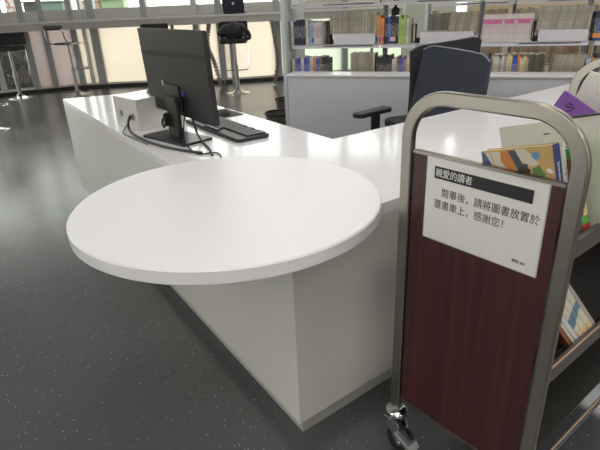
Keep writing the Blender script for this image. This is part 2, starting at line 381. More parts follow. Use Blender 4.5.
# laptop on the bar
t = thing('laptop', (-.98, 9.5, 1.195), 'dark open laptop with a pale round emblem standing on the window bar', 'laptop', -.05)
bm = B(); box(bm, (0, .10, .01), (.36, .24, .018)); obj('keyboard_base', bm, M_BLACK2, t, bevel=.004)
bm = B(); M = Matrix.Translation((0, -.025, .02)) @ Matrix.Rotation(math.radians(12), 4, 'X'); prism(bm, rrect(.37, .26, .02), -.005, .005, M @ Matrix.Translation((0, 0, .13)) @ Matrix.Rotation(math.radians(90), 4, 'X')); lid = obj('lid', bm, mat('navy_lid', (.02, .022, .04), .4), t)
bm = B(); cyl(bm, M @ Vector((0, -.006, .15)), M @ Vector((0, -.009, .15)), .022); obj('emblem', bm, mat('pale_emblem', (.8, .8, .82), .4), lid)

# ---------------------------------------------------------------- things outside
def outside(name, c, s, m, label, cat, kind='b'):
    t = thing(name, (c[0], c[1], 0), label, cat)
    bm = B(); box(bm, (0, 0, c[2]), s); obj('body', bm, m, t, bevel=.03)
    bm = B(); box(bm, (0, 0, c[2] + s[2] / 2 + .015), (s[0] + .06, s[1] + .06, .03)); obj('top', bm, m, t, bevel=.01)
    return t
bm = B(); box(bm, (0, 30, -.1), (80, 50, .1)); struct('ground', bm, mat('pale_paving', (.55, .54, .50), .8))
outside('cabinet', (-5.8, 13.6, .80), (.6, .4, 1.52), mat('green_out', (.22, .36, .27), .6), 'green low cabinet seen through the window above the bar', 'cabinet')
outside('cabinet', (-6.35, 14.2, .80), (.75, .4, 1.55), mat('dark_out', (.06, .07, .07), .6), 'dark grey low cabinet seen through the window above the bar', 'cabinet')
outside('cabinet', (-4.35, 13.8, .80), (.55, .4, 1.53), mat('lime_out', (.45, .60, .38), .6), 'light green cabinet seen through the window right of the mullions', 'cabinet')
outside('cabinet', (-4.95, 13.9, .8), (.5, .4, 1.5), mat('peach_out', (.75, .52, .36), .6), 'peach coloured cabinet seen through the window above the bar', 'cabinet')
outside('notice_stand', (-6.95, 14.0, .9), (.34, .2, 1.8), mat_cover('poster_red_white', [(0, (.8, .78, .78)), (.52, (.7, .18, .15)), (.6, (.8, .75, .72))], 3), 'white and red notice stand outside the left window', 'sign')
outside('shelf_unit', (-5.95, 10.9, .62), (1.5, .5, 1.22), mat_cover('dark_goods', [(0, (.04, .04, .04)), (.5, (.16, .13, .10)), (.58, (.05, .05, .05)), (.66, (.35, .28, .22))], 3.5), 'dark cluttered low shelf unit behind the clear pane left of the bar stools', 'shelf')
outside('dark_column', (-7.7, 13.9, 1.5), (.75, .4, 3.2), M_BLACK2, 'tall black column outside the far left window', 'column')

# ---------------------------------------------------------------- reception desk
Bc = Vector((-.027, 1.250)); dR = Vector((.80, .60)); TL = Vector((-1.687, 3.779)); TL2 = Vector((-1.364, 3.886)); F2 = Vector((-.998, 4.007)); IC = Vector((.167, 2.286)); dF = (Vector((1.775, 3.454)) - IC).normalized()
NE = Bc + dR * 3.3; FE = IC + dF * 2.75
desk = thing('reception_desk', (0, 2.4, 0), 'large white angular reception desk with a round table end and a long return', 'desk')
dO = Vector((0, -2.4, 0))
def dl(ps): return [(p[0], p[1] - 2.4) for p in ps]
top_poly = [TL, Bc, NE, FE, IC, F2]
bm = B(); prism(bm, dl(top_poly), .725, .76); obj('worktop', bm, M_WHITE, desk, bevel=.002)
# body: strip behind the outer faces
nL = Vector((Bc.y - TL.y, -(Bc.x - TL.x))).normalized() * -1      # inward for the left face
if nL.dot(IC - TL) < 0: nL = -nL
nR = Vector((-dR.y, dR.x))
def offs(o, w=.0):
    # outer polyline moved inward by o on both faces
    a = TL + nL * o; b_ = Bc; 
    # intersection of offset lines
    d1 = (Bc - TL).normalized(); p1 = TL + nL * o; p2 = Bc + nR * o
    den = d1.x * dR.y - d1.y * dR.x; tt = ((p2.x - p1.x) * dR.y - (p2.y - p1.y) * dR.x) / den
    return p1, p1 + d1 * tt, NE + nR * o
o1 = offs(.0); o2 = offs(.32)
tl_in = o2[0] + (Bc - TL).normalized() * .0
bm = B(); prism(bm, dl([o1[0], o1[1], o1[2], o2[2], o2[1], o2[0]]), .085, .725); obj('body', bm, M_BODY, desk, bevel=.002)
o3 = offs(.035); o4 = offs(.30)
bm = B(); prism(bm, dl([o3[0], o3[1], o3[2], o4[2], o4[1], o4[0]]), 0, .085); obj('plinth', bm, M_PLINTH, desk)
# support under return / far side
bm = B(); prism(bm, dl([F2 + Vector((-.25, -.10)), F2, F2 + Vector((.10, -.15)), F2 + Vector((-.15, -.25))]), 0, .725); obj('end_panel', bm, M_BODY, desk)
bm = B(); c = Vector((-.2147, 1.462 - 2.4))
r = .4625
lathe(bm, [(r - .004, .7601), (r, .764), (r, .796), (r - .004, .80)], (c.x, c.y, 0), 96); obj('round_table_end', bm, M_DISC, desk, smooth=True)
# cable box
b1 = Vector((-.978, 2.791)); b2 = Vector((-.803, 2.602)); dd = Vector((.66, .75)).normalized(); b3 = b2 + dd * .30; b4 = b1 + dd * .42
bm = B(); prism(bm, dl([b1, b2, b3, b4]), .76, .92); hx = obj('cable_box', bm, M_BODY, desk, bevel=.003)
nb = Vector((b2.y - b1.y, -(b2.x - b1.x))).normalized()
if nb.dot(b3 - b2) > 0: nb = -nb
for f, z in ((.30, .835), (.80, .832)):
    p = b1.lerp(b2, f); p0 = (p.x, p.y - 2.4, z); p1 = (p.x + nb.x * .004, p.y - 2.4 + nb.y * .004, z)
    bm = B(); cyl(bm, p0, p1, .016); obj('grommet', bm, M_GREYM, hx)
bm = B(); M = Matrix.Translation((-.70, 2.76, .921)) @ Matrix.Rotation(math.radians(-58), 4, 'Z'); prism(bm, rrect(.26, .10, .012), 0, .006, M); prism(bm, rrect(.25, .09, .012), .006, .02, M)
tag(obj('document_tray', bm, M_BLACK, origin=(-.70, 2.76, .92)), 'thin dark flat device lying on the white box behind the monitor', 'device')

# ---------------------------------------------------------------- monitor
mt = thing('computer_monitor', (-.574, 2.424, .76), 'black computer monitor seen from behind on the white desk', 'monitor')
am = math.radians(-52.5); e = Vector((math.cos(am), math.sin(am), 0)); n = Vector((-e.y, e.x, 0))
MB_ = Matrix.Rotation(math.radians(-43), 4, 'Z')
bm = B(); prism(bm, rrect(.34, .17, .012), 0, .012, MB_); obj('base', bm, mat('gloss_black', (.008, .008, .009), .3), mt, bevel=.003)
bm = B(); Mc = Matrix.Translation((.0, .0, 0)) @ Matrix.Rotation(am, 4, 'Z')
prism(bm, rrect(.11, .03, .01), .012, .06, Mc); prism(bm, rrect(.10, .028, .01), .06, .20, Mc); obj('stand_neck', bm, M_BLACK, mt, bevel=.003)
bm = B(); box(bm, (-.03, -.025, .09), (.012, .03, .06), M=Mc); tube(bm, [Mc @ Vector(p) for p in ((-.04, -.02, .12), (-.055, -.04, .08), (-.03, -.045, .055))], .006, 6); obj('cable_clip', bm, M_BLACK2, mt)
Mp = Matrix.Translation((-.551 + .574, 2.472 - 2.424, .295)) @ Matrix.Rotation(math.radians(-52.7), 4, 'Z') @ Matrix.Rotation(math.radians(2.8), 4, 'X') @ Matrix.Rotation(math.radians(.3), 4, 'Y')
# local: x along e, y towards user, z up
bm = B(); prism(bm, rrect(.68, .3925, .005), -.009, .012, Mp @ Matrix.Rotation(math.radians(90), 4, 'X')); pan = obj('panel', bm, M_MON, mt, bevel=.004)
bm = B(); prism(bm, rrect(.665, .375, .006), -.0005, .0005, Mp @ Matrix.Translation((0, .0128, 0)) @ Matrix.Rotation(math.radians(90), 4, 'X')); obj('screen', bm, mat('dark_screen', (.01, .01, .012), .1), pan)
bm = B(); prism(bm, [(-.3385, -.19), (.3385, -.19), (.3385, .112), (-.3385, .102)], .009, .0135, Mp @ Matrix.Rotation(math.radians(90), 4, 'X')); bk = obj('rear_housing', bm, M_MON, pan, bevel=.003)
bm = B(); box(bm, (0, -.0138, .088), (.655, .002, .022), M=Mp @ Matrix.Rotation(math.radians(-.8), 4, 'Y')); obj('vent_slot', bm, M_BLACK2, bk)
bm = B(); box(bm, (-.03, -.020, -.11), (.15, .014, .12), M=Mp); obj('stand_mount', bm, M_BLACK, bk, bevel=.004)
bm = B(); box(bm, (.075, -.0170, -.080), (.028, .007, .028), M=Mp); obj('video_plug', bm, mat('blue_plug', (.03, .02, .22), .4), bk)
bm = B(); box(bm, (-.135, -.0165, -.052), (.012, .005, .026), M=Mp); obj('power_plug', bm, mat('pale_plug', (.5, .5, .5), .4), bk)
def text_mesh(s, size, m, M4, parent, name='lettering', bold=0, extrude=.0004, align='LEFT', sx=1):
    cu = bpy.data.curves.new(name, 'FONT'); cu.body = s; cu.size = size; cu.extrude = extrude; cu.offset = bold; cu.align_x = align
    o = bpy.data.objects.new(name, cu); COL.objects.link(o); bpy.context.view_layer.update()
    me = bpy.data.meshes.new_from_object(o.evaluated_get(bpy.context.evaluated_depsgraph_get()))
    bpy.data.objects.remove(o); bpy.data.curves.remove(cu)
    me.transform(M4 @ Matrix.Diagonal((sx, 1, 1, 1))); me.materials.clear(); me.materials.append(m)
    for p in me.polygons: p.material_index = 0
    o = bpy.data.objects.new(name, me); COL.objects.link(o); o.parent = parent; return o
text_mesh('acer', .062, mat('grey_lettering', (.09, .095, .10), .35), Mp @ Matrix.Translation((.125, -.0094, .128)) @ Matrix.Rotation(math.radians(90), 4, 'X'), pan, bold=.0)
# ---------------------------------------------------------------- keyboard
ke = Vector((-.326, .489, 0)).normalized()
kt = thing('keyboard', (-.362, 2.572, .761), 'black computer keyboard on the white desk beside the monitor', 'keyboard', math.atan2(-ke.y, -ke.x))
bm = B(); prism(bm, [(-.30, -.087), (.29, -.087), (.30, -.078), (.30, .078), (.29, .087), (-.30, .087)], 0, .017); obj('case', bm, M_BLACK, kt, bevel=.004)
kp = None
for r_ in range(6):
    x = -.285; row = [.0]
    for c_ in range(22):
        xx = -.282 + c_ * .0262
        if xx > .285 or c_ in (15, 18) and r_ in (0,): continue
        yy = .066 - r_ * .0262
        if kp is None:
            bm = B(); prism(bm, rrect(.022, .022, .003), 0, .006); kp = obj('keycap', bm, M_KEY, kt, bevel=0); kp.location = (xx, yy, .017)
        elif (c_ + 22 * r_) % 1 == 0 and r_ < 5:
            q = kp.copy(); COL.objects.link(q); q.parent = kt; q.location = (xx, yy, .017)
            if kt.get('nk', 0) > 97: bpy.data.objects.remove(q)
            else: kt['nk'] = kt.get('nk', 0) + 1
del kt['nk']
bm = B(); box(bm, (0, -.066, .020), (.14, .021, .006)); obj('space_bar', bm, M_KEY, kt)
# mouse + pad
bm = B(); prism(bm, rrect(.22, .19, .01), .7605, .7635, Matrix.Translation((-.435, 2.97, 0)) @ Matrix.Rotation(math.radians(-55), 4, 'Z')); tag(obj('mouse_pad', bm, M_BLACK2, origin=(-.435, 2.97, .7605)), 'thin black mouse pad at the far end of the keyboard', 'mouse pad')
mo = thing('computer_mouse', (-.425, 2.93, .764), 'small black computer mouse on its pad behind the monitor edge', 'mouse', math.radians(40))
bm = B(); bmesh.ops.create_uvsphere(bm, u_segments=20, v_segments=12, radius=1, matrix=Matrix.Diagonal((.058, .033, .034, 1)))
for v in bm.verts: v.co.z = max(0, v.co.z)
obj('shell', bm, M_BLACK, mo, smooth=True)
bm = B(); cyl(bm, (.03, -.004, .026), (.03, .004, .026), .009, n=12); obj('scroll_wheel', bm, M_GREYM, mo)
# cables
def cable(pts, r, m, label):
    bm = B(); tube(bm, pts, r, 8, 8); return tag(obj('cable', bm, m, smooth=True, origin=pts[-1]), label, 'cable')
Z = .7665
cable([(-.852, 2.648, .836), (-.862, 2.628, .812), (-.855, 2.60, .775), (-.80, 2.50, Z), (-.689, 2.345, Z), (-.58, 2.235, Z), (-.474, 2.155, Z), (-.406, 2.12, Z)], .0062, M_BLACK, 'thick black cable curving from the white box around the monitor base')
cable([(-.848, 2.655, .830), (-.872, 2.62, .79), (-.875, 2.56, Z - .002), (-.80, 2.46, Z - .002), (-.69, 2.315, Z - .002)], .004, mat('grey_cable', (.2, .2, .2), .5), 'thin grey cable beside the thick black cable at the white box')
cable([(-.49, 2.425, .86), (-.465, 2.36, .80), (-.43, 2.299, .768), (-.383, 2.18, .7665), (-.354, 2.075, .7665)], .005, M_BLACK, 'black cable hanging from the monitor with its plug near the round table edge')
cable([(-.53, 2.434, .86), (-.515, 2.30, .79), (-.481, 2.225, .7645), (-.42, 2.11, .7645), (-.36, 2.12, .7645), (-.33, 2.10, .7645), (-.312, 2.035, .7645)], .0032, M_BLACK2, 'thin black wire looping to a small plug on the desk')

# ---------------------------------------------------------------- office chairs
def chair(loc, rz, label, m, recline, hw=.26, zt=1.0, dips=(0, 0), arms=.31, sides=(-1, 1), flare=.12):
    t = thing('office_chair', (*loc, 0), label, 'chair', rz, None)      # local +x = facing direction
    bm = B(); prism(bm, rrect(.44, .44, .09), .44, .50); obj('seat', bm, m, t, bevel=.02, seg=3)
    # backrest: curved padded shell
    bm = B(); nu, nv = 14, 10; gr = []
    for side in (0, 1):
        g = []
        for j in range(nv + 1):
            v = j / nv; row = []
            for i in range(nu + 1):
                u = i / nu * 2 - 1; w = hw * (1 + flare * (1 - v)) 
                corner = .03 * max(0, abs(u) - .8) / .2 * (max(0, v - .85) / .15)
                z = .50 + v * (zt - .50) + (dips[0] * (1 - u) / 2 + dips[1] * (1 + u) / 2) * v - corner
                x = -.22 - recline * v * (zt - .5) + .045 * u * u - .02 * math.sin(v * 3.1) - (.030 if side else 0)
                row.append(bm.verts.new((x, u * w, z)))
            g.append(row)
        gr.append(g)
    for s_, g in enumerate(gr):
        for j in range(nv):
            for i in range(nu):
                f = (g[j][i], g[j][i + 1], g[j + 1][i + 1], g[j + 1][i]); bm.faces.new(f if s_ else f[::-1])
    a, c = gr
    for i in range(nu):
        bm.faces.new((a[0][i], a[0][i + 1], c[0][i + 1], c[0][i])); bm.faces.new((a[nv][i], c[nv][i], c[nv][i + 1], a[nv][i + 1]))
    for j in range(nv):
        bm.faces.new((a[j][0], c[j][0], c[j + 1][0], a[j + 1][0])); bm.faces.new((a[j][nu], a[j + 1][nu], c[j + 1][nu], c[j][nu]))
    top = [(p.co.x + .0, p.co.y, p.co.z) for p in a[nv]]
    bk = obj('backrest', bm, m, t, smooth=True)
    bm = B(); sweep(bm, top, circ(.0035, 6)); obj('piping', bm, mat('grey_piping', (.35, .35, .37), .5), bk)
    bm = B(); tube(bm, [(-.05, 0, .42), (-.30, 0, .42), (-.36, 0, .52), (-.31 - recline * .15, 0, .66)], .022, 8); obj('back_bracket', bm, M_BLACK, t)
    for s in sides:
        bm = B(); prism(bm, rrect(.32, .09, .035), .655, .685, Matrix.Translation((.02, arms * s, 0))); ar = obj('armrest', bm, M_BLACK, t, bevel=.008)
        bm = B(); box(bm, (-.01, arms * s, .56), (.055, .03, .20)); tube(bm, [(-.01, arms * s, .48), (-.01, (arms - .03) * s, .42), (-.01, .2 * s, .425)], .018, 8, 4); obj('arm_post', bm, M_BLACK, ar)
    bm = B(); cyl(bm, (0, 0, .10), (0, 0, .44), .028); cyl(bm, (0, 0, .36), (0, 0, .44), .08); obj('gas_column', bm, M_BLACK, t)
    for k in range(5):
        A_ = 2 * math.pi * k / 5; d = Vector((math.cos(A_), math.sin(A_), 0))
        bm = B(); sweep(bm, [d * .02 + Vector((0, 0, .12)), d * .29 + Vector((0, 0, .085))], rrect(.05, .03, .01)); lg = obj('leg', bm, M_BLACK, t)
        p = d * .28; q = Vector((-d.y, d.x, 0))
        bm = B(); cyl(bm, p + q * .012 + Vector((0, 0, .03)), p + q * .03 + Vector((0, 0, .03)), .03, n=14); cyl(bm, p - q * .03 + Vector((0, 0, .03)), p - q * .012 + Vector((0, 0, .03)), .03, n=14); cyl(bm, p + Vector((0, 0, .03)), p + Vector((0, 0, .09)), .01, n=8); obj('caster', bm, M_BLACK2, lg)
    return t
chair((.74, 3.04), math.radians(-140), 'navy ribbed office chair in front, its back leaning over the desk return', M_BLUEF, .30, .235, 1.01, (.05, -.0), arms=.35)
chair((.935, 3.78), math.radians(18 + 90), 'black ribbed office chair behind the navy one, backrest turned towards the shelf', M_BLKF, .12, .265, 1.07, (.02, -.02), arms=.31, sides=(-1,), flare=-.15)

# ---------------------------------------------------------------- low partition
SO = Vector((-.03, 4.85, 0)); SU = Vector((.945, -.327, 0)); SN = Vector((.327, .945, 0))
SM = Matrix(((SU.x, SN.x, 0, SO.x), (SU.y, SN.y, 0, SO.y), (0, 0, 1, 0), (0, 0, 0, 1)))
pt = thing('low_partition', tuple(SM @ Vector((0, -.3, 0))), 'long white low counter panel standing in front of the bookshelf', 'partition', math.atan2(SU.y, SU.x))
bm = B(); box(bm, (1.825, .03, .375), (3.5, .04, .75)); obj('panel', bm, mat('lilac_white_panel', (.66, .665, .70), .35), pt)
bm = B(); box(bm, (1.825, .11, .759), (3.53, .23, .018)); obj('ledge', bm, mat('white_ledge', (.80, .79, .80), .25), pt, bevel=.003)
bm = B(); box(bm, (.092, .12, .37), (.03, .14, .74)); obj('end_board', bm, MC['lilac_white_panel'], pt)
bm = B(); box(bm, (3.4, .12, .37), (.03, .14, .74)); obj('end_board', bm, MC['lilac_white_panel'], pt)

# ---------------------------------------------------------------- bookshelves
def bookshelf(M, nb, bw, label, posts=True, levels=(.20, .66, .985, 1.32), depth=.24, name='bookshelf'):
    loc = M @ Vector((0, 0, 0)); rz = math.atan2(M[1][0], M[0][0])
    t = thing(name, tuple(loc), label, 'bookshelf', rz)
    bm = B(); box(bm, (-.03, .22, 1.0), (.035, .56, 2.0)); obj('end_panel', bm, M_LGREY, t, bevel=.003)
    for k in range(1, nb + 1):
        bm = B(); x = k * bw + .025
        box(bm, (x - .018, depth + .02, 1.0), (.006, .04, 2.0)); box(bm, (x + .018, depth + .02, 1.0), (.006, .04, 2.0)); box(bm, (x, depth + .04, 1.0), (.04, .006, 2.0))
        for z in [i * .05 + .3 for i in range(34)]: box(bm, (x, depth + .015, z), (.014, .012, .022))
        obj('post', bm, M_LGREY, t)
    for z in levels:
        for k in range(nb):
            bm = B(); x = (k + .5) * bw + .02
            box(bm, (x, depth / 2, z - .004), (bw - .012, depth, .008)); box(bm, (x, .004, z - .016), (bw - .012, .008, .03))
            obj('shelf', bm, M_SHELF, t)
            bm = B(); box(bm, (x + .12, -.0015, z - .012), (bw * .55, .003, .006)); obj('label_strip', bm, M_BLACK2, t)
            bm = B()
            for s in (-1, 1): box(bm, (x + s * (bw / 2 - .012), depth / 2, z + .03), (.004, depth - .02, .07))
            obj('bracket', bm, M_LGREY, t)
    return t
bookshelf(SM, 3, .80, 'grey metal bookshelf of several bays behind the white low partition')
# fourth bay to the right continues
bm = B(); M4_ = SM @ Matrix.Translation((2.425, 0, 0))
t4 = thing('bookshelf', tuple(M4_ @ Vector((0, 0, 0))), 'grey metal shelf bay at the right edge, holding dark blue books', 'bookshelf', math.atan2(SU.y, SU.x))
bm = B(); box(bm, (.82, .26, 1.0), (.04, .04, 2.0)); obj('post', bm, M_LGREY, t4)
for z in (.20, .66, .985, 1.32):
    bm = B(); box(bm, (.42, .12, z - .004), (.78, .24, .008)); box(bm, (.42, .004, z - .016), (.78, .008, .03)); obj('shelf', bm, M_SHELF, t4)

def book(M, u, w, z, h, m, label, group=None, d=.16, v=.02, lean=0, name='book', pages=True, cat='book'):
    """one book standing on a shelf; u = left side along the shelf, w = thickness"""
    bm = B(); box(bm, (0, d / 2, h / 2), (w * .94, d, h))
    for f in bm.faces: f.material_index = 0
    if pages:
        g0 = set(bm.faces); box(bm, (0, d / 2 + .004, h / 2 + .0006), (w * .70, d, h - .004 + .0005))
        for f in bm.faces:
            if f not in g0: f.material_index = 1
    o = obj(name, bm, [m, M_PAGES] if pages else m)
    o.matrix_world = M @ Matrix.Translation((u + w / 2, v, z)) @ Matrix.Rotation(lean, 4, 'Y')
    return tag(o, label, cat, group)
PXU = [(283, -.053), (290, .013), (305, .153), (325, .337), (333, .409), (375, .777), (385, .861), (398, .97), (405, 1.03), (412, 1.087), (420, 1.152), (450, 1.39), (475, 1.584), (481, 1.63), (533, 2.013), (540, 2.063), (590, 2.41), (600, 2.477), (640, 2.75)]
def U(px):
    for (a, ua), (c, uc) in zip(PXU, PXU[1:]):
        if px <= c: return ua + (uc - ua) * (px - a) / (c - a)
    return PXU[-1][1]
W_ = (.62, .60, .56); NV = (.025, .03, .06); DK = (.03, .03, .035); PB = (.35, .45, .55); BL = (.04, .10, .42); PU = (.20, .10, .35); OR = (.72, .28, .08); LM = (.42, .55, .16); RD = (.5, .07, .07); BG = (.42, .37, .27); BR = (.20, .13, .08); PK = (.72, .50, .52); TE = (.10, .35, .33); YE = (.72, .58, .2)
CN = {W_: 'white', NV: 'navy blue', DK: 'black', PB: 'pale blue', BL: 'bright blue', PU: 'purple', OR: 'orange', LM: 'lime green', RD: 'red', BG: 'beige', BR: 'brown', PK: 'pink', TE: 'teal', YE: 'yellow'}
ORD = ['first', 'second', 'third', 'fourth', 'fifth', 'sixth', 'seventh', 'eighth', 'ninth', 'tenth', 'eleventh', 'twelfth', 'thirteenth', 'fourteenth', 'fifteenth', 'sixteenth']
def row(M, x0, x1, cols, z, hbase, where, fx=U, var=.015, group=None, acc=None):
    u0, u1 = fx(x0), fx(x1); n_ = len(cols); w = (u1 - u0) / n_
    for i, c in enumerate(cols):
        h = hbase + random.uniform(-var, var); a = acc[i] if acc else None
        tl = (.7, .68, .62) if sum(c) < 1.0 else (.12, .1, .12)
        m = mat_spine(c, a, (.02, .055) if a else None, tl, i)
        book(M, u0 + i * w, w, z, h, m, '%s book, %s from left %s' % (CN[c], ORD[i], where), group or ('books ' + where))
def beige_row(M, x0, x1, n_, z, h, label, lean=0, fx=U, v=.03, base=BG, seed=0, thin=.94, group=None):
    u0, u1 = fx(x0), fx(x1); w = (u1 - u0) / n_; rr = random.Random(seed)
    for i in range(n_):
        k = rr.uniform(.75, 1.15); c = tuple(round(x * k, 3) for x in base)
        kk = rr.choice([0, 1, 2, 3]); c = [(.36, .33, .26), (.42, .38, .28), (.31, .28, .20), (.45, .43, .36)][kk]
        m = mat_spine(c if base is BG else base, None, None, (.15, .13, .1) if kk % 2 else None, kk)
        book(M, u0 + i * w, w * thin, z, h + rr.uniform(-.006, .006), m, label, group or label, v=v, lean=lean)
def riser(M, x0, x1, z, label, h=.085, fx=U):
    u0, u1 = fx(x0), fx(x1); bm = B(); box(bm, ((u0 + u1) / 2, .11, h / 2), (u1 - u0, .19, h)); box(bm, ((u0 + u1) / 2, .004, .002), (u1 - u0, .02, .004))
    o = obj('shelf_riser', bm, M_SHELF, bevel=.003); o.matrix_world = M @ Matrix.Translation((0, 0, z)); return tag(o, label, 'riser')
def bookend(M, u, z, label):
    bm = B(); box(bm, (0, .06, .075), (.006, .09, .15)); box(bm, (.03, .06, .02), (.06, .06, .04)); tube(bm, [(-.0, .01, .15), (-.015, .005, .15), (-.02, .0, .12), (-.02, .0, .02), (.0, .0, .01)], .004, 6, 3)
    o = obj('bookend', bm, M_BLACK2); o.matrix_world = M @ Matrix.Translation((u, .01, z)); return tag(o, label, 'bookend')
ZS = .9855; ZL = .6605
row(SM, 290, 308, [W_, NV, NV, NV, NV, W_], ZS, .205, 'end of the middle shelf beside the end panel')
row(SM, 308.5, 325, [PB, PB, W_, PK, PK, PB, BR], ZS, .195, 'end of the pale group before the first bookend', acc=[None, BL, None, W_, None, None, None])
bookend(SM, U(329), ZS, 'black bookend beside the first white shelf riser')
riser(SM, 333, 375, ZS, 'white shelf riser in the leftmost shelf bay under tall beige volumes')
beige_row(SM, 329, 376, 16, ZS + .085, .165, 'tall beige bound volume on the leftmost white riser', v=.03, seed=1)
row(SM, 376, 384, [OR, OR], ZS, .215, 'end of the bright group beside the perforated post', acc=[BL, RD])
row(SM, 384.6, 398, [DK, BL, DK, DK, DK], ZS, .21, 'end of the dark group right of the orange books', acc=[None, None, PK, PK, None])
row(SM, 398.2, 405.5, [LM, LM, LM], ZS, .21, 'side of the lime group')
row(SM, 405.8, 411, [W_, BG], ZS, .205, 'side of the pale pair beside the lime books')
bookend(SM, U(415), ZS, 'black bookend right of the lime green books')
riser(SM, 420, 474, ZS, 'white shelf riser above the navy office chair')
beige_row(SM, 448, 475, 10, ZS + .086, .145, 'beige leaning volume on the riser above the navy chair', lean=.14, seed=2)
PKS = dict(where='end of the pink and white series')
for i in range(16):
    u0 = U(482) + i * (U(533) - U(482)) / 16; w = (U(533) - U(482)) / 16
    pink = i not in (6, 10, 15)
    m = mat_spine((.66, .60, .58) if pink else (.62, .58, .50), (.62, .16, .34), (.135, .17) if pink else (.16, .17), (.60, .22, .38), i % 4)
    book(SM, u0, w, ZS, .205, m, 'slim pink and white series volume on the shelf right of the chairs', 'pink and white series volumes')
bookend(SM, U(535), ZS, 'black bookend right of the pink and white series')
riser(SM, 539, 589, ZS, 'white shelf riser right of the pink and white series')
beige_row(SM, 536, 589, 22, ZS + .086, .165, 'beige slim periodical on the riser right of the pink series', lean=.10, seed=3)
row(SM, 594, 625, [NV, BL, NV, TE, NV, NV, BL, W_], ZS, .215, 'end of the navy set at the right edge', acc=[OR, OR, OR, OR, None, None, None, None])
# lower shelf
row(SM, 290, 327, [W_, PU, BL, W_, BL, PU, W_, OR, BL, BR, DK, DK], ZL, .215, 'end of the lower shelf beside the end panel')
beige_row(SM, 350, 375, 9, ZL, .245, 'tall beige volume on the lower shelf of the leftmost bay', seed=4)
row(SM, 376.5, 392, [DK, DK, DK, NV, DK, DK], ZL, .215, 'end of the dark lower group beyond the first post')
row(SM, 392.5, 418, [W_, W_, BR, BL, PU, BG, W_, OR, DK, NV], ZL, .21, 'end of the mixed lower group left of the chairs')
row(SM, 479, 500, [OR, PB, W_, YE, PU, NV, BG, W_], ZL, .215, 'end of the mixed lower group right of the chairs')
row(SM, 500, 533, [W_, BG, W_, BG, W_, YE, BL, BL, OR, W_, YE, BG], ZL, .21, 'end of the cream lower group under the pink series')
beige_row(SM, 556, 588, 14, ZL, .225, 'beige slim volume leaning on the lower right shelf', lean=.12, seed=5)
row(SM, 592, 622, [PB, OR, NV, W_, BL, DK], ZL, .21, 'end of the lower shelf at the right edge')
# ornament above dark books
bm = B(); lathe(bm, [(.030, 0), (.034, .02), (.034, .05), (.012, .065), (.010, .08), (.024, .10), (.030, .14), (.022, .17), (.012, .185), (.020, .20), (.024, .23), (.012, .25)], n=20)
o = obj('ornament', bm, M_BLACK2, smooth=True); o.matrix_world = SM @ Matrix.Translation((U(392) + .01, .10, ZS + .222)); tag(o, 'small black turned ornament standing on top of the dark books', 'ornament')

# rear side of the same run: books seen through the gaps
SM2 = SM @ Matrix.Translation((0, .30, 0))
def UB(px): return U(px)
beige_row(SM2, 423, 446, 9, ZS + .02, .20, 'tall brown volume on the rear side of the shelf above the chairs', lean=.05, seed=6, v=.02)
beige_row(SM2, 500, 556, 20, ZL, .20, 'brown bound volume low on the rear side of the shelf', seed=8, v=.02)
# second, further bookshelf
B2 = Matrix.Translation((1.60, 6.35, 0)) @ Matrix.Rotation(math.atan2(SU.y, SU.x), 4, 'Z')
bookshelf(B2, 3, .90, 'wooden toned metal bookshelf further back behind the first one', levels=(.25, .60, .93, 1.26), name='bookshelf')
fx = lambda v: v
for k, (a, c, zz, hh) in enumerate([(.03, .86, .935, .24), (.95, 1.78, .935, .25), (1.84, 2.68, .935, .25), (.03, .86, .605, .25), (.95, 1.78, .605, .25), (1.84, 2.68, .605, .25)]):
    nm = ['left', 'middle', 'right'][k % 3] + ' bay, ' + ('upper' if k < 3 else 'lower') + ' shelf'
    u = a; rr = random.Random(20 + k); i = 0
    while u < c - .03:
        w = rr.uniform(.026, .042); kk = rr.randrange(6)
        cc = [(.30, .24, .15), (.36, .29, .18), (.24, .17, .10), (.33, .27, .19), (.38, .20, .12), (.26, .23, .17)][kk]
        if rr.random() < .04: cc = (.04, .05, .05)
        book(B2, u, w, zz, hh + rr.uniform(-.02, .01), mat_spine(cc, None, None, None, 0), 'brown bound volume on the far bookshelf, ' + nm, 'brown volumes on the far bookshelf, ' + nm, pages=False); u += w * 1.02; i += 1

# ---------------------------------------------------------------- waste bins
def bin_(loc, s, label):
    t = thing('waste_bin', (*loc, 0), label, 'bin', 0, 'waste bins beyond the desk')
    bm = B(); lathe(bm, [(.085 * s, 0), (.095 * s, .01), (.125 * s, .26 * s), (.118 * s, .26 * s), (.08 * s, .02)], n=28); obj('bucket', bm, mat('dark_taupe_plastic', (.07, .065, .055), .4), t, smooth=True)
    bm = B(); sweep(bm, [(math.cos(a) * .126 * s, math.sin(a) * .126 * s, .265 * s) for a in [2 * math.pi * k / 28 for k in range(28)]], rrect(.016, .022, .006), ref=(0, 0, 1), closed=True); obj('rim', bm, M_BLACK2, t, smooth=True)
bin_((-.10, 6.22), 1.05, 'dark tapered waste bin standing free left of the white partition, the farther one')
bin_((-.165, 5.25), 1.15, 'dark waste bin nearest the desk edge, only its black rim in view')

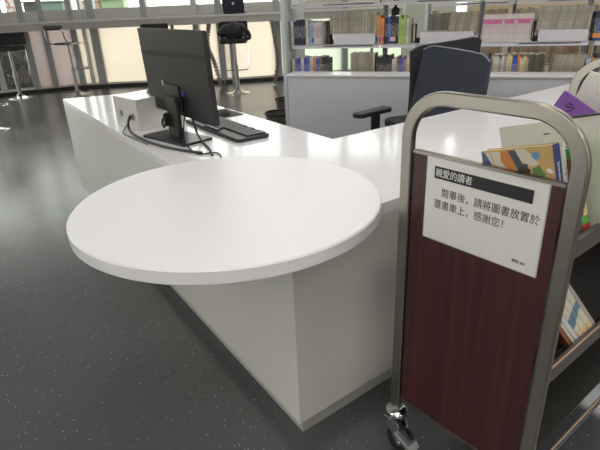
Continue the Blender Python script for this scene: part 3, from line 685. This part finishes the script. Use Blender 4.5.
# ---------------------------------------------------------------- book trolley
TA = Vector((.2887, 1.2094, 0)); Ta = Vector((.618, -.786, 0)); Tb = Vector((.786, .618, 0))
TM = Matrix(((Ta.x, Tb.x, 0, TA.x), (Ta.y, Tb.y, 0, TA.y), (0, 0, 1, 0), (0, 0, 0, 1)))
tr = bpy.data.objects.new('book_trolley', None); COL.objects.link(tr); tr.matrix_world = TM
tag(tr, 'stainless steel library book trolley with a dark red wood end panel and a paper notice', 'trolley')
def loop(t0):
    s0, s1, zt, rc = -.027, .387, 1.128, .105
    path = [(s0, t0, .165), (s0, t0, .5), (s0, t0, .9), (s0, t0, zt - rc)]
    for k in range(1, 13):
        a = math.pi - k / 12 * math.pi / 2; path.append((s0 + rc + rc * math.cos(a), t0, zt - rc + rc * math.sin(a)))
    path += [((s0 + s1) / 2, t0, zt)]
    for k in range(0, 13):
        a = math.pi / 2 - k / 12 * math.pi / 2; path.append((s1 - rc + rc * math.cos(a), t0, zt - rc + rc * math.sin(a)))
    path += [(s1, t0, .9), (s1, t0, .5), (s1, t0, .165)]
    bm = B(); sweep(bm, path, rrect(.033, .018, .004, 2), ref=(0, 1, 0)); return obj('frame_loop', bm, M_STEEL, tr, smooth=True, sharp=20)
loop(.009); loop(.88)
for t0, nm in ((.011, 1), (.874, 0)):
    bm = B(); box(bm, (.18, t0, .602), (.37, .012, .78)); pn = obj('end_panel', bm, M_WOOD, tr)
    bm = B(); box(bm, (.18, t0, .993), (.372, .016, .007)); obj('edge_trim', bm, M_STEEL, pn)
    bm = B(); box(bm, (.18, t0, .211), (.372, .016, .006)); obj('edge_trim', bm, M_STEEL, pn)
    if nm: panel = pn
# sloping shelves
M_DSH = mat('dark_shelf_sheet', (.045, .042, .038), .45, .3); M_LIP = mat('steel_shelf_lip', (.16, .15, .14), .45, .6)
for z in (.885, .565, .24):
    sl = .27 if z > .3 else 0
    bm = B()
    prism(bm, [(0, 0), (.19, -.19 * sl), (.38, 0), (.38, -.004), (.19, -.19 * sl - .004), (0, -.004)], 0.02, .865, Matrix.Translation((-.01, 0, z - (.022 if z > .3 else .0))) @ Matrix(((1, 0, 0, 0), (0, 0, 1, 0), (0, 1, 0, 0), (0, 0, 0, 1))))
    sh = obj('shelf', bm, M_DSH, tr)
    for s in (-.02, .396):
        bm = B(); box(bm, (s, .443, z - .022), (.012, .85, .044 if z > .3 else .012)); lp = obj('shelf_lip', bm, M_LIP, sh, bevel=.002)
        bm = B(); box(bm, (s + (.005 if s > 0 else -.005), .443, z + .001), (.003, .85, .003))
        if z < .8: obj('edge_strip', bm, mat('tan_edge_strip', (.60, .43, .27), .4), lp)
# casters
for (s, t0) in ((-.027, .014), (.387, .014), (-.027, .88), (.387, .88)):
    bm = B(); lathe(bm, [(.018, .126), (.028, .128), (.034, .136), (.034, .146), (.028, .153), (.018, .156), (.016, .166)], (s, t0, 0), 24); ca = obj('caster', bm, M_CHROME, tr, smooth=True)
    ox, oy = .035, -.012
    bm = B(); cyl(bm, (s + ox, t0 + oy - .013, .052), (s + ox, t0 + oy + .013, .052), .052, n=28); obj('wheel', bm, M_BLACK, ca, bevel=.005)
    bm = B()
    for q in (-.019, .019): prism(bm, [(-.028, .125), (.028, .125), (.048, .045), (.028, .04)], q - .0015, q + .0015, Matrix.Translation((s + .004, t0 + oy, 0)) @ Matrix(((1, 0, 0, 0), (0, 0, 1, 0), (0, 1, 0, 0), (0, 0, 0, 1))))
    cyl(bm, (s + ox, t0 + oy - .024, .052), (s + ox, t0 + oy + .024, .052), .009, n=12); obj('fork', bm, M_CHROME, ca)
    bm = B(); prism(bm, [(.03, .098), (.085, .078), (.098, .058), (.088, .055), (.03, .085)], -.022, .022, Matrix.Translation((s, t0 + oy - .01, 0)) @ Matrix(((1, 0, 0, 0), (0, 0, 1, 0), (0, 1, 0, 0), (0, 0, 0, 1)))); obj('brake_pedal', bm, M_GREYM, ca, bevel=.003)
# notice
nt_ = bpy.data.objects.new('paper_notice', None); COL.objects.link(nt_); nt_.matrix_world = TM @ Matrix.Translation((.1875, .0045, .885))
tag(nt_, 'white laminated paper notice with Chinese text fixed to the trolley end panel', 'notice')
PX = Matrix.Rotation(math.radians(90), 4, 'X')     # xy plane -> xz plane, facing -t
bm = B(); prism(bm, rrect(.297, .211, .002), 0, .0008, PX); sheet = obj('sheet', bm, M_PAPER, nt_)
bm = B(); prism(bm, rrect(.303, .217, .003), -.0008, -.0001, PX); obj('sleeve', bm, mat('clear_sleeve', (.55, .54, .50), .15), nt_)
INK = mat('black_ink', (.012, .012, .014), .5)
bm = B(); box(bm, (-.0035, -.0012, .0695), (.247, .0004, .030)); hd = obj('header_bar', bm, INK, sheet)
def T(s, x, z, size, m, bold, par, sx=1): text_mesh(s, size, m, Matrix.Translation((x, -.0016 if par is hd else -.0011, z)) @ PX, par, 'lettering', bold, .0002, sx=sx)
T('親愛的讀者', -.124, .0615, .0225, mat('white_ink', (.75, .75, .72), .5), 0, hd, .90)
T('閱畢後，請將圖書放置於', -.104, .0135, .0242, INK, 0, sheet, .92)
T('還書車上，感謝您！', -.1235, -.018, .0242, INK, 0, sheet, .92)
T('總館 5/4', .093, -.088, .0085, INK, .0002, sheet)

# --- books on the trolley. frame: spine foot at (s=.375, z=.87), tilted 15.5 deg about t
TH = math.radians(15.5)
def tbook(t, depth, height, th, covm, label, s0=.372, z0=.868, lean=0, yaw=0, extra=None, inshift=0, spm=None, tilt=TH, twist=0):
    """local x = towards the spine (outwards), y = thickness away from the camera, z = up"""
    o = bpy.data.objects.new('book', None); COL.objects.link(o)
    o.matrix_world = TM @ Matrix.Translation((s0, t, z0)) @ Matrix.Rotation(-tilt, 4, 'Y') @ Matrix.Rotation(lean, 4, 'X') @ Matrix.Translation((inshift, 0, 0)) @ Matrix.Rotation(twist, 4, 'Y')
    tag(o, label, 'book')
    bm = B(); w = .0015
    box(bm, (-depth / 2, w / 2, height / 2), (depth, w, height)); box(bm, (-depth / 2, th - w / 2, height / 2), (depth, w, height)); obj('cover', bm, covm, o)
    bm = B(); box(bm, (-w / 2 + .0006, th / 2, height / 2), (w, th, height)); obj('spine', bm, spm or covm, o)
    bm = B(); box(bm, (-depth / 2 - .001, th / 2, height / 2), (depth - .006, th - 2 * w - .0004, height - .005)); obj('pages', bm, M_PAGES, o)
    return o
def PT(x, y, z): return (x, y, z)
ART = mat('ochre_cover', (.50, .33, .12), .35, noise=.15, nscale=30)
CY = tbook(.026, .160, .202, .026, ART, 'yellow illustrated storybook with a blue spine standing behind the trolley end panel', spm=mat('deep_blue_binding', (.03, .05, .25), .4))
text_mesh('Innovator', .010, M_PAPER, Matrix.Translation((.0012, .010, .165)) @ Matrix(((0, 0, 1, 0), (1, 0, 0, 0), (0, 1, 0, 0), (0, 0, 0, 1))) @ Matrix.Rotation(math.radians(-90), 4, 'Z'), CY, 'lettering', .0003)
bm = B(); cyl(bm, (-.036, -.0006, .183), (-.036, -.0016, .183), .008, n=20); obj('round_emblem', bm, mat('sky_ink', (.10, .30, .50), .4), CY)
def art(name, polys, m, d=.0009):
    bm = B()
    for pl in polys:
        prism(bm, [(-(520 - x) / 2600, .2 - (y - (150 - (x - 105) * .0916)) / 2300) for x, y in pl], 0, d, PX)
    return obj(name, bm, m, CY)
art('robe_picture', [[(128, 152), (160, 151), (182, 240), (140, 200)], [(165, 150), (220, 146), (222, 200), (290, 262), (250, 270), (190, 235)], [(310, 132), (372, 130), (440, 200), (400, 212), (345, 195)], [(392, 250), (470, 262), (470, 330), (380, 300)]], mat('cream_ink', (.58, .53, .42), .4), .0004)
art('blue_picture', [[(106, 152), (126, 152), (182, 242), (112, 252)]], mat('slate_ink', (.07, .12, .21), .4), .0006)
art('orange_picture', [[(226, 144), (270, 140), (300, 212), (292, 256), (240, 216), (220, 186)]], mat('burnt_orange_ink', (.50, .19, .05), .4), .0006)
art('strap_picture', [[(270, 140), (310, 136), (345, 203), (372, 200), (376, 226), (312, 226)]], mat('dark_slate_ink', (.05, .055, .08), .4), .0008)
art('dark_figure_picture', [[(318, 226), (350, 215), (388, 228), (380, 262), (392, 285), (370, 300), (350, 280), (330, 300), (322, 272), (295, 290), (312, 256)]], mat('brown_ink', (.04, .028, .02), .5), .001)
art('branch_picture', [[(464, 282), (482, 310), (535, 335), (535, 347), (490, 337), (464, 305)]], MC['brown_ink'], .001)
art('tree_picture', [[(398, 222), (425, 214), (438, 204), (450, 225), (468, 250), (452, 270), (458, 292), (430, 322), (408, 304), (382, 300), (400, 275), (388, 262), (404, 246)]], mat('leaf_ink', (.10, .20, .06), .5), .0011)
art('white_spot', [[(475, 222), (495, 218), (510, 232), (505, 242), (482, 240)]], M_PAPER)
tbook(.053, .178, .192, .009, mat('ivory_cover', (.72, .68, .52), .5), 'cream paged thin book jutting out left of the yellow storybook')
tbook(.063, .15, .198, .010, mat('white_cover', (.72, .72, .72), .4), 'white spined thin book with black title beside the storybook', spm=mat_spine((.70, .70, .70), None, None, (.1, .1, .1), 2))
GR = tbook(.088, .155, .185, .028, mat_cover('green_cover_art', [(0, (.06, .30, .05)), (.45, (.12, .48, .08)), (.6, (.5, .6, .1))], 22), 'bright green and yellow book with a red foot on the top trolley shelf', s0=.385, spm=mat_spine((.10, .42, .07), (.75, .62, .08), (.135, .158), None, 1))
bm = B(); box(bm, (.0012, .014, .012), (.0012, .028, .02)); obj('red_band', bm, mat('red_ink', (.5, .03, .04), .4), GR)
bm = B(); box(bm, (.0013, .014, .055), (.0012, .018, .03)); obj('shelf_sticker', bm, mat('orange_sticker', (.8, .55, .35), .5), GR)
bm = B(); cyl(bm, (.0008, .014, .11), (.002, .014, .11), .009, n=18); obj('white_spot', bm, M_PAPER, GR)
BRB = tbook(.0745, .15, .165, .012, mat('brown_cover', (.16, .09, .05), .5), 'thin brown book with a white sticker next to the green one', s0=.385)
bm = B(); box(bm, (.0012, .006, .05), (.0012, .011, .035)); obj('shelf_sticker', bm, M_PAPER, BRB)
SL = tbook(.132, .235, .238, .012, mat('pale_green_white_cover', (.62, .62, .54), .45), 'large pale cream folder book standing tallest behind the storybook', inshift=.06)
bm = B(); box(bm, (-.085, -.0006, .212), (.03, .001, .0035)); box(bm, (-.125, -.0006, .2115), (.012, .001, .0025)); obj('printed_title', bm, INK, SL)
bm = B(); box(bm, (-.04, .006, .2395), (.10, .013, .004)); obj('black_binding_strip', bm, M_BLACK, SL)
PB_ = tbook(.25, .20, .16, .008, mat('purple_cover', (.22, .08, .36), .4), 'purple covered book tilted behind the cream folder book', s0=.324, z0=.894, tilt=math.radians(-28))
bm = B(); prism(bm, [(-.150, .03), (-.095, .03), (-.095, .095), (-.130, .095)], .0005, .0016, PX); obj('cream_patch', bm, mat('cream_print', (.75, .72, .6), .5), PB_)
text_mesh('小人物', .022, INK, Matrix.Translation((-.178, -.0006, .145)) @ PX @ Matrix.Rotation(math.radians(-70), 4, 'Z'), PB_, 'lettering', .0003)
WB = tbook(.30, .19, .16, .008, mat_cover('white_pink_cover', [(0, (.72, .70, .62)), (.60, (.72, .55, .52)), (.66, (.74, .72, .66))], 14), 'white book with faint pink print and a barcode at the far end of the trolley', s0=.375, z0=.955, tilt=math.radians(-20))
bm = B()
for i in range(9): box(bm, (-.075 + i * .0045, -.0006, .07), (.0022, .001, .018))
obj('barcode', bm, INK, WB)
# rest of the top shelf
for i, (t0, c, lb) in enumerate([(.40, (.35, .10, .08), 'maroon'), (.43, (.1, .2, .3), 'slate blue'), (.46, (.6, .58, .5), 'off-white')]):
    tbook(t0, .15, .16, .025, mat('cv%d' % i, c, .5), lb + ' book standing in the far half of the top trolley shelf', s0=.385)
# lower shelf: books leaning, tops towards the camera
LEAN = math.radians(36)
lb = [(.150, .012, (.22, .085, .03), 'brown covered', None, .190), (.1635, .010, (.55, .52, .46), 'thin off-white', None, .205), (.175, .014, (.60, .58, .55), 'white with small dark print', (.1, .1, .12), .225), (.190, .019, (.66, .62, .46), 'cream with black title, lowest of three', (.05, .05, .05), .262), (.210, .019, (.67, .63, .48), 'cream with black title, middle of three', (.04, .04, .04), .275), (.230, .019, (.65, .61, .45), 'cream with black title, uppermost of three', (.06, .05, .05), .29), (.250, .012, (.42, .36, .34), 'pale mauve', None, .24)]
for i, (t0, th, c, nm, ttl, hh) in enumerate(lb):
    b_ = tbook(t0 - .004 + (t0 - .150) * .25, .155, hh + .012, th, mat('lowcv%d' % i, c, .5), nm + ' book leaning on the middle trolley shelf', s0=.388, z0=.548, lean=LEAN, spm=mat_spine(c, (.12, .22, .30) if i in (3, 4, 5) else None, (.05 + .02 * (i - 3), .09 + .015 * (i - 3)) if i in (3, 4, 5) else None, None, i))
    if ttl:
        text_mesh('圖書總覽', .011, INK, b_.matrix_world.inverted() @ b_.matrix_world @ Matrix.Translation((.0012, th * .28, hh - .04)) @ Matrix(((0, 0, 1, 0), (1, 0, 0, 0), (0, 1, 0, 0), (0, 0, 0, 1))) @ Matrix.Rotation(math.radians(-90), 4, 'Z') @ Matrix.Translation((0, -.0 , 0)), b_, 'lettering', .0001)
    if i in (3, 4, 5):
        bm = B(); box(bm, (.0012, th / 2, .018), (.001, th * .9, .022)); obj('shelf_sticker', bm, mat('peach_sticker', (.75, .5, .3), .5), b_)
WS = tbook(.030, .13, .15, .014, mat('white_cover_b', (.62, .62, .56), .5), 'white upright book with a red sticker low beside the trolley panel', s0=.382, z0=.548)
bm = B(); box(bm, (.0012, .007, .06), (.001, .011, .014)); obj('red_sticker', bm, mat('red_sticker_ink', (.75, .08, .06), .5), WS)
tbook(.052, .14, .19, .020, mat_cover('dark_speckled_cover', [(0, (.02, .02, .02)), (.6, (.25, .22, .2)), (.63, (.02, .02, .02))], 50), 'black speckled upright book behind the white one on the middle shelf', s0=.36, z0=.553)
